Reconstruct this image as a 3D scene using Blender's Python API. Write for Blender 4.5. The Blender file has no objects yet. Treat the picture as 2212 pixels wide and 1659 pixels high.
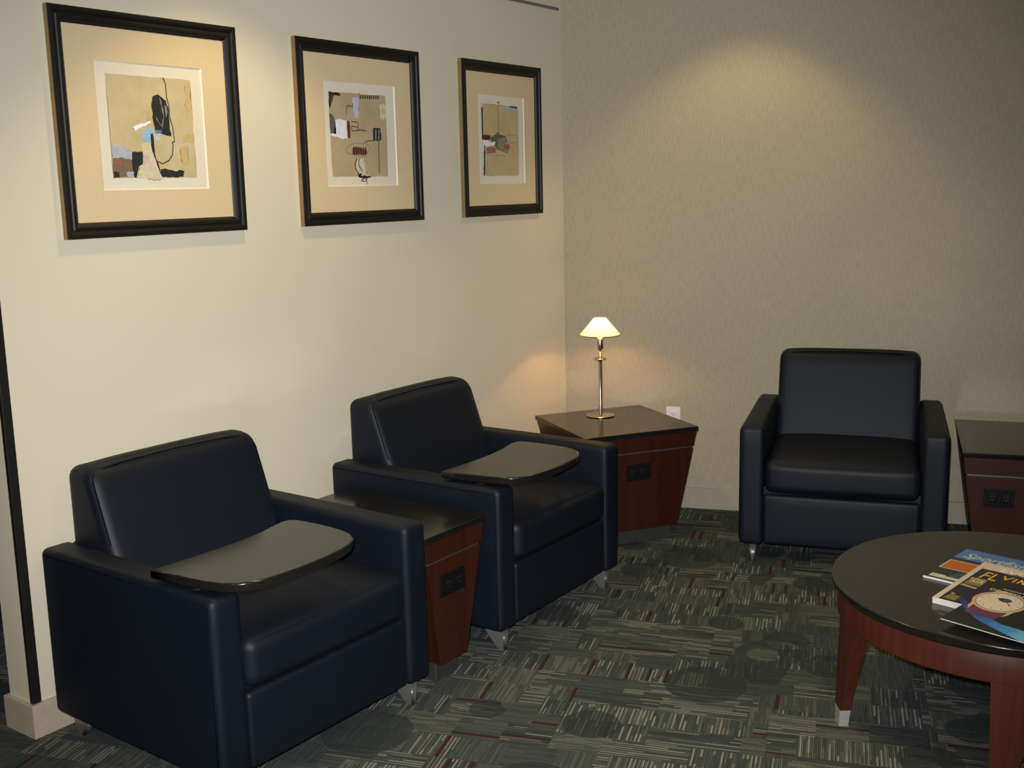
import bpy, bmesh, math, random
from mathutils import Vector, Matrix
random.seed(7)
R = math.radians
SC = bpy.context.scene
COL = SC.collection

# ------------------------------------------------------------------ camera
WA = 18.778                       # the back wall turns this many degrees from the left wall's normal
CW, SW = math.cos(R(WA)), math.sin(R(WA))
NIN = Vector((SW, -CW, 0))        # back wall normal, into the room
CAM = Vector((2.9657, -4.6377, 1.5905))
yaw, pitch, roll, FPX = R(35.4315), R(10.0726), R(-1.2865), 2384.18
fw = Vector((-math.sin(yaw)*math.cos(pitch), math.cos(yaw)*math.cos(pitch), -math.sin(pitch)))
rt = Vector((math.cos(yaw), math.sin(yaw), 0)); up = rt.cross(fw)
r2 = rt*math.cos(roll)+up*math.sin(roll); u2 = -rt*math.sin(roll)+up*math.cos(roll)
cd = bpy.data.cameras.new('camera'); co = bpy.data.objects.new('camera', cd); COL.objects.link(co)
cd.sensor_fit = 'HORIZONTAL'; cd.sensor_width = 36; cd.lens = FPX/2212*36; cd.clip_start = .05
co.matrix_world = Matrix(((r2.x, u2.x, -fw.x, CAM.x), (r2.y, u2.y, -fw.y, CAM.y), (r2.z, u2.z, -fw.z, CAM.z), (0, 0, 0, 1)))
SC.camera = co

# ------------------------------------------------------------------ light and exposure
vs = SC.view_settings
SC.display_settings.display_device = 'sRGB'
vs.view_transform = 'Standard'; vs.look = 'None'; vs.gamma = 1; vs.exposure = 0.0; vs.use_curve_mapping = False
cy = SC.cycles
cy.use_denoising = True
cy.blur_glossy = 0.05
cy.sample_clamp_indirect = 0
wd = bpy.data.worlds.new('world'); SC.world = wd; wd.use_nodes = True
wd.node_tree.nodes['Background'].inputs[0].default_value = (.9, .85, .75, 1)
wd.node_tree.nodes['Background'].inputs[1].default_value = .02
def lamp(name, kind, loc, power, color, **kw):
    l = bpy.data.lights.new(name, kind); l.energy = power; l.color = color
    for k, v in kw.items(): setattr(l, k, v)
    o = bpy.data.objects.new(name, l); COL.objects.link(o); o.location = loc
    return o
def aim(o, target):
    o.rotation_euler = (Vector(target)-o.location).to_track_quat('-Z', 'Y').to_euler()
WARM = (1, .75, .36); FLASHC = (.93, .95, 1.0)
CEIL = 2.75
# the camera's own flash, just above and left of the lens
fl = lamp('camera_flash', 'SPOT', CAM + r2*-.03 + u2*.06, 700, FLASHC, spot_size=R(79), spot_blend=1.0, shadow_soft_size=.02)
aim(fl, (.7, -1.6, .95))
# recessed ceiling lights
DOWN = [((1.007, -.196), 28, 97), ((.58, -2.15), 38, 98), ((2.9, .15), 5, 100), ((2.4, -2.6), 50, 110), ((3.6, -4.6), 60, 120), ((1.3, -4.6), 36, 120), ((4.6, -2.2), 50, 120)]
for (x, y), p, sz in DOWN:
    lamp('downlight_bulb', 'SPOT', (x, y, CEIL-.035), p, WARM, spot_size=R(sz), spot_blend=.45, shadow_soft_size=.045)

# ------------------------------------------------------------------ helpers
def obj(name, bm, mats, parent=None, smooth=True, wn=False, loc=None, rotz=None):
    me = bpy.data.meshes.new(name); bm.normal_update(); bm.to_mesh(me); bm.free()
    for m in (mats if isinstance(mats, (list, tuple)) else [mats]): me.materials.append(m)
    if smooth:
        for p in me.polygons: p.use_smooth = True
    o = bpy.data.objects.new(name, me); COL.objects.link(o)
    if parent: o.parent = parent
    if loc is not None: o.location = loc
    if rotz is not None: o.rotation_euler.z = rotz
    if wn:
        m = o.modifiers.new('wn', 'WEIGHTED_NORMAL'); m.keep_sharp = True
    return o
def thing(name, label, cat, loc=(0, 0, 0), rotz=0, group=None):
    o = bpy.data.objects.new(name, None); COL.objects.link(o); o.location = loc; o.rotation_euler.z = rotz
    o.empty_display_size = .1
    o['label'] = label; o['category'] = cat
    if group: o['group'] = group
    return o
def struct(o):
    o['kind'] = 'structure'; return o
def add_box(bm, x0, x1, y0, y1, z0, z1, bev=0, seg=3, mi=0):
    r = bmesh.ops.create_cube(bm, size=1)
    for v in r['verts']:
        v.co = Vector((x0+(v.co.x+.5)*(x1-x0), y0+(v.co.y+.5)*(y1-y0), z0+(v.co.z+.5)*(z1-z0)))
    fs = {f for v in r['verts'] for f in v.link_faces}
    for f in fs: f.material_index = mi
    if bev:
        es = list({e for v in r['verts'] for e in v.link_edges})
        bmesh.ops.bevel(bm, geom=es, offset=bev, segments=seg, profile=.5, affect='EDGES')
def box(x0, x1, y0, y1, z0, z1, bev=0, seg=3):
    bm = bmesh.new(); add_box(bm, x0, x1, y0, y1, z0, z1, bev, seg); return bm
def add_prism(bm, pts, z0, z1, mi=0, axis='z', bev=0, seg=2):
    """closed polygon pts extruded between two heights"""
    def P(a, b, c):
        return {'z': (a, b, c), 'x': (c, a, b), 'y': (a, c, b)}[axis]
    n = len(pts)
    lo = [bm.verts.new(P(a, b, z0)) for a, b in pts]; hi = [bm.verts.new(P(a, b, z1)) for a, b in pts]
    fs = [bm.faces.new(lo[::-1]), bm.faces.new(hi)]
    for i in range(n):
        fs.append(bm.faces.new((lo[i], lo[(i+1) % n], hi[(i+1) % n], hi[i])))
    for f in fs: f.material_index = mi
    bmesh.ops.recalc_face_normals(bm, faces=fs)
    if bev:
        es = [e for e in fs[0].edges]+[e for e in fs[1].edges]
        bmesh.ops.bevel(bm, geom=es, offset=bev, segments=seg, profile=.5, affect='EDGES')
def add_lathe(bm, prof, cx=0, cy=0, n=48, mi=0):
    rings = []
    for r, z in prof:
        if r < 1e-6: rings.append([bm.verts.new((cx, cy, z))])
        else: rings.append([bm.verts.new((cx+r*math.cos(2*math.pi*i/n), cy+r*math.sin(2*math.pi*i/n), z)) for i in range(n)])
    for a, b in zip(rings, rings[1:]):
        for i in range(n):
            j = (i+1) % n
            if len(a) == 1 and len(b) == 1: continue
            if len(a) == 1: f = bm.faces.new((a[0], b[i], b[j]))
            elif len(b) == 1: f = bm.faces.new((a[i], b[0], a[j]))
            else: f = bm.faces.new((a[i], b[i], b[j], a[j]))
            f.material_index = mi
def lathe(prof, cx=0, cy=0, n=48):
    bm = bmesh.new(); add_lathe(bm, prof, cx, cy, n)
    bmesh.ops.recalc_face_normals(bm, faces=bm.faces[:]); return bm
def add_tube(bm, pts, r, n=8, closed=False):
    pts = [Vector(p) for p in pts]; N = len(pts); rings = []
    prev = None
    for i, p in enumerate(pts):
        a = pts[(i-1) % N] if (closed or i) else p
        b = pts[(i+1) % N] if (closed or i < N-1) else p
        t = (b-a).normalized()
        ref = prev if prev is not None else (Vector((0, 0, 1)) if abs(t.z) < .9 else Vector((1, 0, 0)))
        s = (ref - t*ref.dot(t)).normalized(); prev = s; q = t.cross(s)
        rings.append([bm.verts.new(p + s*r*math.cos(2*math.pi*k/n) + q*r*math.sin(2*math.pi*k/n)) for k in range(n)])
    m = N if closed else N-1
    for i in range(m):
        a, b = rings[i], rings[(i+1) % N]
        for k in range(n): bm.faces.new((a[k], a[(k+1) % n], b[(k+1) % n], b[k]))
    if not closed:
        bm.faces.new(rings[0][::-1]); bm.faces.new(rings[-1])
def puffbox(x0, x1, y0, y1, z0, z1, r, puff=(0, 0, 0), n=16, warp=None, rb=None):
    """upholstered block: rounded box whose faces swell by puff (x, y, z) in the middle"""
    bm = bmesh.new()
    h = Vector(((x1-x0)/2, (y1-y0)/2, (z1-z0)/2)); c = Vector(((x0+x1)/2, (y0+y1)/2, (z0+z1)/2))
    def axisvals(H):
        k = 4
        a = [-H + r*(1-math.cos(math.pi/2*i/k))/1.0 for i in range(k+1)]
        m = n-2*k
        mid = [-H+r+(2*H-2*r)*i/m for i in range(1, m)]
        return a+mid+[-v for v in a[::-1]]
    V = [axisvals(h[i]) for i in range(3)]
    cache = {}
    def vert(p):
        k = tuple(round(t, 7) for t in p)
        if k in cache: return cache[k]
        q = Vector([max(-(h[i]-r), min(h[i]-r, p[i])) for i in range(3)])
        d = Vector(p)-q
        if d.length > 1e-9: d = d.normalized()*r
        w = q+d
        s = [p[i]/h[i] for i in range(3)]
        for i in range(3):
            if puff[i]:
                j, l = [a for a in range(3) if a != i]
                w[i] += math.copysign(1, s[i])*(abs(s[i])**3)*puff[i]*(1-s[j]**4)*(1-s[l]**4)
        w = w+c
        if warp: w = Vector(warp(w))
        cache[k] = bm.verts.new(w); return cache[k]
    for ax in range(3):
        j, l = [a for a in range(3) if a != ax]
        for sgn in (-1, 1):
            for a in range(len(V[j])-1):
                for b in range(len(V[l])-1):
                    ps = []
                    for (ja, lb) in ((a, b), (a+1, b), (a+1, b+1), (a, b+1)):
                        p = [0, 0, 0]; p[ax] = sgn*h[ax]; p[j] = V[j][ja]; p[l] = V[l][lb]; ps.append(vert(p))
                    if len(set(ps)) == 4:
                        try: bm.faces.new(ps)
                        except ValueError: pass
    bmesh.ops.recalc_face_normals(bm, faces=bm.faces[:])
    return bm

# ------------------------------------------------------------------ materials
class NT:
    def __init__(self, name):
        self.m = bpy.data.materials.new(name); self.m.use_nodes = True
        self.t = self.m.node_tree; self.b = self.t.nodes['Principled BSDF']; self.L = self.t.links.new
    def n(self, typ, **kw):
        x = self.t.nodes.new(typ)
        for k, v in kw.items(): setattr(x, k, v)
        return x
    def math(self, op, a, b=None, c=None):
        x = self.n('ShaderNodeMath', operation=op)
        for i, v in enumerate((a, b, c)):
            if v is None: continue
            if isinstance(v, (int, float)): x.inputs[i].default_value = v
            else: self.L(v, x.inputs[i])
        return x.outputs[0]
    def mix(self, f, a, b, blend='MIX'):
        x = self.n('ShaderNodeMix', data_type='RGBA', blend_type=blend)
        for i, v in ((0, f), (6, a), (7, b)):
            if isinstance(v, (int, float)): x.inputs[i].default_value = v
            elif isinstance(v, tuple): x.inputs[i].default_value = v if len(v) == 4 else (*v, 1)
            else: self.L(v, x.inputs[i])
        return x.outputs[2]
    def coord(self, scale=(1, 1, 1), rot=(0, 0, 0)):
        tc = self.n('ShaderNodeTexCoord'); mp = self.n('ShaderNodeMapping')
        mp.inputs['Scale'].default_value = scale; mp.inputs['Rotation'].default_value = rot
        self.L(tc.outputs['Object'], mp.inputs['Vector']); return mp.outputs[0]
    def noise(self, vec, scale, detail=3, rough=.5):
        x = self.n('ShaderNodeTexNoise'); x.inputs['Scale'].default_value = scale
        x.inputs['Detail'].default_value = detail; x.inputs['Roughness'].default_value = rough
        self.L(vec, x.inputs['Vector']); return x.outputs[0]
    def ramp(self, f, stops, interp='LINEAR'):
        x = self.n('ShaderNodeValToRGB'); cr = x.color_ramp; cr.interpolation = interp
        while len(cr.elements) < len(stops): cr.elements.new(.5)
        for e, (p, c) in zip(cr.elements, stops): e.position = p; e.color = (*c, 1)
        self.L(f, x.inputs[0]); return x.outputs[0]
    def bump(self, h, strength, dist=.002):
        x = self.n('ShaderNodeBump'); x.inputs['Strength'].default_value = strength; x.inputs['Distance'].default_value = dist
        self.L(h, x.inputs['Height']); self.L(x.outputs[0], self.b.inputs['Normal'])
    def set(self, color=None, rough=.5, metal=0, spec=.5, coat=0, coatr=.05, sheen=0):
        b = self.b
        if color is not None:
            if isinstance(color, tuple): b.inputs['Base Color'].default_value = (*color[:3], 1)
            else: self.L(color, b.inputs['Base Color'])
        b.inputs['Roughness'].default_value = rough; b.inputs['Metallic'].default_value = metal
        b.inputs['Specular IOR Level'].default_value = spec
        b.inputs['Coat Weight'].default_value = coat; b.inputs['Coat Roughness'].default_value = coatr
        b.inputs['Sheen Weight'].default_value = sheen
        return self.m

def plain(name, c, rough=.5, metal=0, spec=.5, amt=.12, scale=30, **kw):
    t = NT(name); v = t.coord(); f = t.noise(v, scale)
    col = t.mix(f, tuple(x*(1-amt) for x in c), tuple(min(1, x*(1+amt)) for x in c))
    return t.set(col, rough, metal, spec, **kw)

def m_paint():
    t = NT('painted_wall'); v = t.coord(); f = t.noise(v, 1.3, 2); f2 = t.noise(v, 260, 2)
    col = t.mix(f, (.60, .545, .405), (.63, .57, .425)); t.bump(f2, .12, .001)
    return t.set(col, .55, spec=.25)
def m_vinyl():
    t = NT('textured_wallpaper'); v = t.coord((170, 170, 22), (0, 0, -R(WA))); f = t.noise(v, 1, 3, .65)
    v2 = t.coord((60, 60, 400), (0, 0, -R(WA))); f2 = t.noise(v2, 1, 2, .6)
    g = t.math('ADD', t.math('MULTIPLY', f, .7), t.math('MULTIPLY', f2, .3))
    col = t.ramp(g, [(.3, (.285, .248, .165)), (.5, (.345, .300, .20)), (.7, (.395, .345, .235))]); t.bump(g, .35, .0012)
    return t.set(col, .6, spec=.25)
def m_carpet():
    t = NT('patterned_carpet'); v = t.coord((1, 1, 1), (0, 0, -R(WA)))
    sp = t.n('ShaderNodeSeparateXYZ'); t.L(v, sp.inputs[0]); X, Y = sp.outputs[0], sp.outputs[1]
    def wn(*a):
        c = t.n('ShaderNodeCombineXYZ')
        for i, s in enumerate(a):
            if isinstance(s, (int, float)): c.inputs[i].default_value = s
            else: t.L(s, c.inputs[i])
        w = t.n('ShaderNodeTexWhiteNoise', noise_dimensions='3D'); t.L(c.outputs[0], w.inputs['Vector']); return w.outputs['Value']
    fl = lambda a: t.math('FLOOR', a)
    mul = lambda a, b: t.math('MULTIPLY', a, b); add = lambda a, b: t.math('ADD', a, b)
    def lines(cx, cy, seed, lw):
        row = fl(mul(Y, 1/cy)); xo = add(mul(X, 1/cx), mul(wn(row, seed, 1.0), 3)); colm = fl(xo)
        idr = wn(colm, row, seed); ori = t.math('GREATER_THAN', idr, .5)
        a = add(mul(ori, X), mul(t.math('SUBTRACT', 1, ori), Y)); s = add(mul(ori, Y), mul(t.math('SUBTRACT', 1, ori), X))
        lid = fl(mul(a, 1/lw))
        seg = fl(add(mul(s, 1/(cy*1.0)), mul(wn(lid, seed, 5.0), 1)))
        val = wn(lid, add(mul(idr, 91), seg), seed+2)
        fr = t.math('FRACT', mul(a, 1/lw))
        even = t.math('LESS_THAN', t.math('FRACT', mul(lid, .5)), .25)
        striped = t.math('GREATER_THAN', t.math('FRACT', mul(idr, 37.7)), .40)
        k1 = add(.50, mul(even, .62)); val2 = add(mul(striped, mul(val, k1)), mul(t.math('SUBTRACT', 1, striped), add(mul(val, .42), .16)))
        redl = t.math('GREATER_THAN', wn(fl(mul(a, .5/lw)), mul(idr, 91), seed+7), .972)
        return idr, val2, fr, s, redl
    id1, v1, f1, s1, rd1 = lines(.15, .125, 3.0, .0058)
    id2, v2, f2, s2, rd2 = lines(.27, .10, 8.0, .0058)
    sel = t.math('GREATER_THAN', wn(fl(mul(X, 1/.23)), fl(mul(Y, 1/.30)), 4.0), .52)
    def pick(a, b): return add(mul(sel, a), mul(t.math('SUBTRACT', 1, sel), b))
    idd, val, fr, ss, red = pick(id1, id2), pick(v1, v2), pick(f1, f2), pick(s1, s2), pick(rd1, rd2)
    bias = t.math('SUBTRACT', mul(t.math('FRACT', mul(idd, 17.3)), .34), .15)
    lv = add(val, bias)
    base = t.ramp(lv, [(0, (.045, .054, .053)), (.3, (.064, .076, .070)), (.5, (.084, .094, .081)), (.72, (.150, .155, .122)), (1.0, (.265, .260, .208))])
    base = t.mix(red, base, (.062, .022, .024))
    # large round dark leaf shapes laid over the weave
    vo = t.n('ShaderNodeTexVoronoi', feature='F1'); vo.inputs['Scale'].default_value = 2.6; t.L(v, vo.inputs['Vector'])
    sc = t.n('ShaderNodeSeparateColor'); t.L(vo.outputs['Color'], sc.inputs[0])
    m1 = mul(t.math('LESS_THAN', vo.outputs['Distance'], .36), t.math('GREATER_THAN', sc.outputs[0], .42))
    vo2 = t.n('ShaderNodeTexVoronoi', feature='F1'); vo2.inputs['Scale'].default_value = 3.7
    mp2 = t.n('ShaderNodeMapping'); mp2.inputs['Location'].default_value = (3.3, 1.7, 0); t.L(v, mp2.inputs[0]); t.L(mp2.outputs[0], vo2.inputs['Vector'])
    sc2 = t.n('ShaderNodeSeparateColor'); t.L(vo2.outputs['Color'], sc2.inputs[0])
    m2 = mul(t.math('LESS_THAN', vo2.outputs['Distance'], .33), t.math('GREATER_THAN', sc2.outputs[1], .5))
    mm = t.math('ABSOLUTE', t.math('SUBTRACT', m1, m2))
    dark = t.mix(.80, base, (.034, .044, .043))
    base = t.mix(mul(mm, .9), base, dark)
    # loops of yarn
    gap = t.math('LESS_THAN', fr, .36)
    loop = t.math('SINE', mul(ss, 1050)); lo = t.math('MULTIPLY_ADD', loop, .20, .88)
    k = mul(t.math('SUBTRACT', 1, mul(gap, .50)), lo)
    fine = t.noise(v, 420, 2); k = mul(k, t.math('MULTIPLY_ADD', fine, .7, .65))
    kc = t.n('ShaderNodeCombineColor'); [t.L(k, kc.inputs[i]) for i in range(3)]
    col = t.mix(1.0, base, kc.outputs[0], 'MULTIPLY')
    t.bump(k, .5, .003)
    return t.set(col, .95, spec=.1)
def m_leather():
    t = NT('navy_upholstery'); v = t.coord(); f = t.noise(v, 700, 3, .6); g = t.noise(v, 9, 2)
    col = t.mix(g, (.0023, .0045, .0094), (.0031, .0057, .0117)); t.bump(f, .25, .0008)
    return t.set(col, .54, spec=.27)
def m_wood(name='cherry_wood'):
    t = NT(name); v = t.coord((38, 38, 2.2)); f = t.noise(v, 1, 5, .6); v2 = t.coord((6, 6, .6)); g = t.noise(v2, 1, 3)
    h = t.math('ADD', t.math('MULTIPLY', f, .6), t.math('MULTIPLY', g, .4))
    col = t.ramp(h, [(.3, (.023, .0052, .0025)), (.5, (.033, .0078, .0035)), (.72, (.043, .0105, .0048))])
    return t.set(col, .38, spec=.35)
def m_laminate():
    t = NT('black_laminate'); v = t.coord(); f = t.noise(v, 300, 2)
    col = t.ramp(f, [(.35, (.006, .0055, .005)), (.65, (.012, .011, .0095))])
    return t.set(col, .17, spec=.5)
def m_wood_lit():  # same cherry wood, its colour brightened to make up for weak flash light
    t = NT('cherry_wood_lit'); v = t.coord((38, 38, 2.2)); f = t.noise(v, 1, 5, .6)
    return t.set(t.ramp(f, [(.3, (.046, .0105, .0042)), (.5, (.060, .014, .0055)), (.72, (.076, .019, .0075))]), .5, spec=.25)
M = dict(wood_lit=m_wood_lit(), paint=m_paint(), vinyl=m_vinyl(), carpet=m_carpet(), navy=m_leather(), wood=m_wood(), lam=m_laminate())
M['thread'] = plain('dark_thread', (.002, .003, .006), .9, spec=.05)
M['base'] = plain('baseboard_vinyl', (.43, .36, .26), .5, spec=.3)
M['baseb'] = plain('baseboard_beige', (.33, .29, .215), .5, spec=.3)
M['ceiling'] = plain('ceiling_tile', (.62, .6, .55), .9)
M['steel'] = plain('brushed_steel', (.62, .6, .57), .28, 1, amt=.08, scale=120)
M['foot'] = plain('satin_foot_metal', (.17, .165, .15), .33, .5, amt=.05)
M['nickel'] = plain('satin_nickel', (.55, .48, .38), .22, 1, amt=.05, scale=90)
M['strip'] = plain('metal_strip', (.20, .19, .18), .35, .8)
M['plinth'] = plain('grey_metal_plinth', (.040, .038, .031), .5, .3)
M['blk'] = plain('black_plastic', (.004, .004, .004), .5, spec=.2)
M['ebony'] = plain('ebonised_moulding', (.009, .0075, .006), .5, spec=.3, amt=.5, scale=70)
M['gilt'] = plain('gilt_edge', (.27, .17, .06), .45, .35, amt=.35, scale=60)
M['mat'] = plain('tan_mat_board', (.60, .47, .27), .9, amt=.05, scale=90)
M['bevel'] = plain('white_bevel', (.75, .68, .50), .8)
M['paper'] = plain('rag_paper', (.66, .60, .46), .9, amt=.04)
M['white'] = plain('white_plastic', (.66, .62, .60), .4)
M['slotd'] = plain('dark_socket_slot', (.03, .028, .025), .5)
M['slot'] = plain('socket_slot', (.10, .07, .06), .6)
M['cap'] = plain('aluminium_cap', (.60, .58, .56), .35, .6)
M['guard'] = plain('black_corner_guard', (.012, .011, .009), .35)
M['trimm'] = plain('aluminium_trim', (.24, .24, .26), .35, .7)
M['page'] = plain('page_edges', (.62, .58, .52), .8, amt=.2, scale=400)
PC = dict(black=(.012, .011, .012), grey=(.20, .18, .15), ochre=(.50, .36, .15), white=(.72, .72, .74), sky=(.26, .42, .55), blue=(.06, .17, .40),
          lilac=(.46, .44, .55), cream=(.56, .48, .31), pink=(.55, .38, .36), paleblue=(.36, .38, .42), brown=(.17, .11, .06), red=(.36, .07, .04),
          maroon=(.085, .018, .022), darkgrey=(.085, .085, .075), palegreen=(.55, .55, .36), yellow=(.62, .46, .08), rust=(.20, .065, .025),
          darkgreen=(.10, .10, .055), greygreen=(.19, .20, .13), pinkred=(.32, .12, .10))
PM = {k: plain('paint_'+k, c, .8, amt=.25, scale=60) for k, c in PC.items()}
def m_tan(name, a, b, seed):
    t = NT(name); v = t.coord(); mp = t.n('ShaderNodeMapping'); mp.inputs['Location'].default_value = (seed, seed, seed); t.L(v, mp.inputs[0])
    f = t.noise(mp.outputs[0], 9, 5, .65); return t.set(t.mix(f, a, b), .9)
M['tan1'] = m_tan('wash_tan', (.36, .28, .13), (.62, .52, .31), 3)
M['tan2'] = m_tan('wash_brown', (.31, .235, .12), (.50, .385, .22), 5)
M['tan3'] = m_tan('wash_gold', (.34, .25, .10), (.58, .46, .24), 9)
def m_shade():
    t = NT('glowing_glass_shade'); v = t.coord(); sp = t.n('ShaderNodeSeparateXYZ'); t.L(v, sp.inputs[0])
    col = t.ramp(t.math('MULTIPLY', t.math('SUBTRACT', sp.outputs[2], .385), 12.5), [(0, (1, .36, .10)), (.3, (1, .52, .20)), (.75, (1, .80, .42)), (1, (1, .86, .5))])
    b = t.b; b.inputs['Base Color'].default_value = (.9, .75, .55, 1); b.inputs['Roughness'].default_value = .4
    t.L(col, b.inputs['Emission Color']); b.inputs['Emission Strength'].default_value = 1.6
    return t.m
M['shade'] = m_shade()
def m_bulb():
    t = NT('lit_bulb_glass'); t.b.inputs['Emission Color'].default_value = (1, .55, .22, 1); t.b.inputs['Emission Strength'].default_value = 3.5; return t.set((.9, .8, .6), .3)
M['bulb'] = m_bulb()
def m_lens():
    t = NT('downlight_lens'); t.b.inputs['Emission Color'].default_value = (1, .8, .5, 1); t.b.inputs['Emission Strength'].default_value = 6; return t.set((.9, .85, .7), .4)
M['lens'] = m_lens()

# ------------------------------------------------------------------ room shell
XR, YF = 6.2, -8.0
def ywall(x): return x*SW/CW
bm = bmesh.new(); add_prism(bm, [(-3.2, YF-.1), (XR+.1, YF-.1), (XR+.1, ywall(XR)+.3), (-3.2, ywall(XR)+.3)], -.12, 0)
struct(obj('floor', bm, M['carpet'], smooth=False))
bm = bmesh.new(); add_prism(bm, [(-3.2, YF-.1), (XR+.1, YF-.1), (XR+.1, ywall(XR)+.3), (-3.2, ywall(XR)+.3)], CEIL, CEIL+.12)
struct(obj('ceiling', bm, M['ceiling'], smooth=False))
LE, WT = -2.967, .125
struct(obj('wall_left', box(-WT, 0, LE, .06, 0, CEIL), M['paint'], smooth=False))
# back wall: slab running along the turned direction
bm = bmesh.new(); d = Vector((CW, SW, 0)); n = -NIN
a = d*-.13; b = d*6.7
add_prism(bm, [(a.x, a.y), (b.x, b.y), (b.x+n.x*.12, b.y+n.y*.12), (a.x+n.x*.12, a.y+n.y*.12)], 0, CEIL)
struct(obj('wall_back', bm, M['vinyl'], smooth=False))
struct(obj('wall_right', box(XR, XR+.1, YF, ywall(XR)+.05, 0, CEIL), M['paint'], smooth=False))
struct(obj('wall_front', box(-3.2, XR, YF-.1, YF, 0, CEIL), M['paint'], smooth=False))
struct(obj('wall_far_left', box(-3.3, -3.2, YF, 2.4, 0, CEIL), M['paint'], smooth=False))
struct(obj('wall_far_back', box(-3.2, -WT, 2.4, 2.5, 0, CEIL), M['paint'], smooth=False))
struct(obj('wall_corner_return', box(-WT-.0, -WT+.02, .06, 2.4, 0, CEIL), M['paint'], smooth=False))
# baseboards
bt = .014
bm = bmesh.new(); add_prism(bm, [(-.002, 0), (-.002, LE+.002), (-WT, LE+.002), (-WT, .05), (-WT-bt, .05), (-WT-bt, LE-bt), (bt, LE-bt), (bt, 0)], 0, .105, bev=.002)
struct(obj('baseboard_left', bm, M['base'], smooth=False))
bm = bmesh.new(); a = d*.02; b = d*6.45
o_ = NIN*bt
add_prism(bm, [(a.x, a.y), (b.x, b.y), (b.x+o_.x, b.y+o_.y), (a.x+o_.x, a.y+o_.y)], 0, .105, bev=.002)
struct(obj('baseboard_back', bm, M['baseb'], smooth=False))
# black guard on the wall's outside corner, aluminium rail high on the left wall
bm = bmesh.new(); add_box(bm, -.012, .004, LE-.004, LE+.024, .106, 2.7, .0015, 2)
struct(obj('trim_1', bm, M['guard'], smooth=False))
rl = thing('picture_rail', 'thin grey metal hanging rail high on the left wall ending near the room corner', 'rail', (0, 0, 2.42))
obj('rail_bar', box(.0015, .012, -2.9, -.03, -.006, .006, .001, 1), M['trimm'], rl, smooth=False)
obj('end_cap', box(.001, .013, -.03, -.018, -.007, .007, .002, 2), M['white'], rl, smooth=False)['label'] = 'white end cap of the rail'

# recessed lights in the ceiling
for i, ((x, y), p, sz) in enumerate(DOWN):
    where = ['close to the back wall', 'close to the left wall', 'above the right end table', 'above the round table', 'above the camera', 'past the left wall end', 'near the right wall'][i]
    t = thing('ceiling_downlight', 'round recessed ceiling downlight '+where, 'ceiling light', (x, y, CEIL), group='recessed ceiling downlights')
    obj('trim_ring', lathe([(.055, -.001), (.085, -.001), (.085, -.008), (.055, -.008), (.055, -.001)], n=32), M['white'], t)
    obj('lens', lathe([(0, -.002), (.05, -.002), (.05, -.004), (0, -.004)], n=32), M['lens'], t)

# ------------------------------------------------------------------ armchairs
CWD, CD, AW, AH, HB, BH = .819, .778, .099, .589, .079, .819
VT, VB = .122, .209
def vfront(z): return VT+(VB-VT)*(BH-z)/(BH-AH)
def leg_bm(v0, vdir, uc, udir):
    """wedge foot: straight outer edge, slanted inner edge"""
    bm = bmesh.new()
    top = [(v0, .0), (v0-vdir*.105, .0), (v0-vdir*.105, .032), (v0, .032)]
    bot = [(v0-vdir*.002, .004), (v0-vdir*.044, .004), (v0-vdir*.044, .026), (v0-vdir*.002, .026)]
    V = []
    for z, q in ((0, bot), (HB+.004, top)):
        V.append([bm.verts.new((v, uc+udir*(w-.016), z)) for v, w in q])
    bm.faces.new(V[0][::-1]); bm.faces.new(V[1])
    for i in range(4): bm.faces.new((V[0][i], V[0][(i+1) % 4], V[1][(i+1) % 4], V[1][i]))
    bmesh.ops.recalc_face_normals(bm, faces=bm.faces[:])
    es = [e for e in bm.edges if abs(e.verts[0].co.z-e.verts[1].co.z) > .02]
    bmesh.ops.bevel(bm, geom=es, offset=.008, segments=4, profile=.5, affect='EDGES')
    return bm
TABLET = [(.006, .53), (.1, .536), (.21, .538), (.3, .534), (.38, .523), (.44, .508), (.485, .498), (.508, .501), (.522, .515), (.528, .54),
          (.532, .6), (.532, .66), (.527, .715), (.514, .76), (.49, .795), (.45, .822), (.40, .838), (.33, .848), (.24, .852), (.16, .848), (.105, .836), (.065, .812), (.04, .775), (.026, .72), (.015, .62)]
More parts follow.
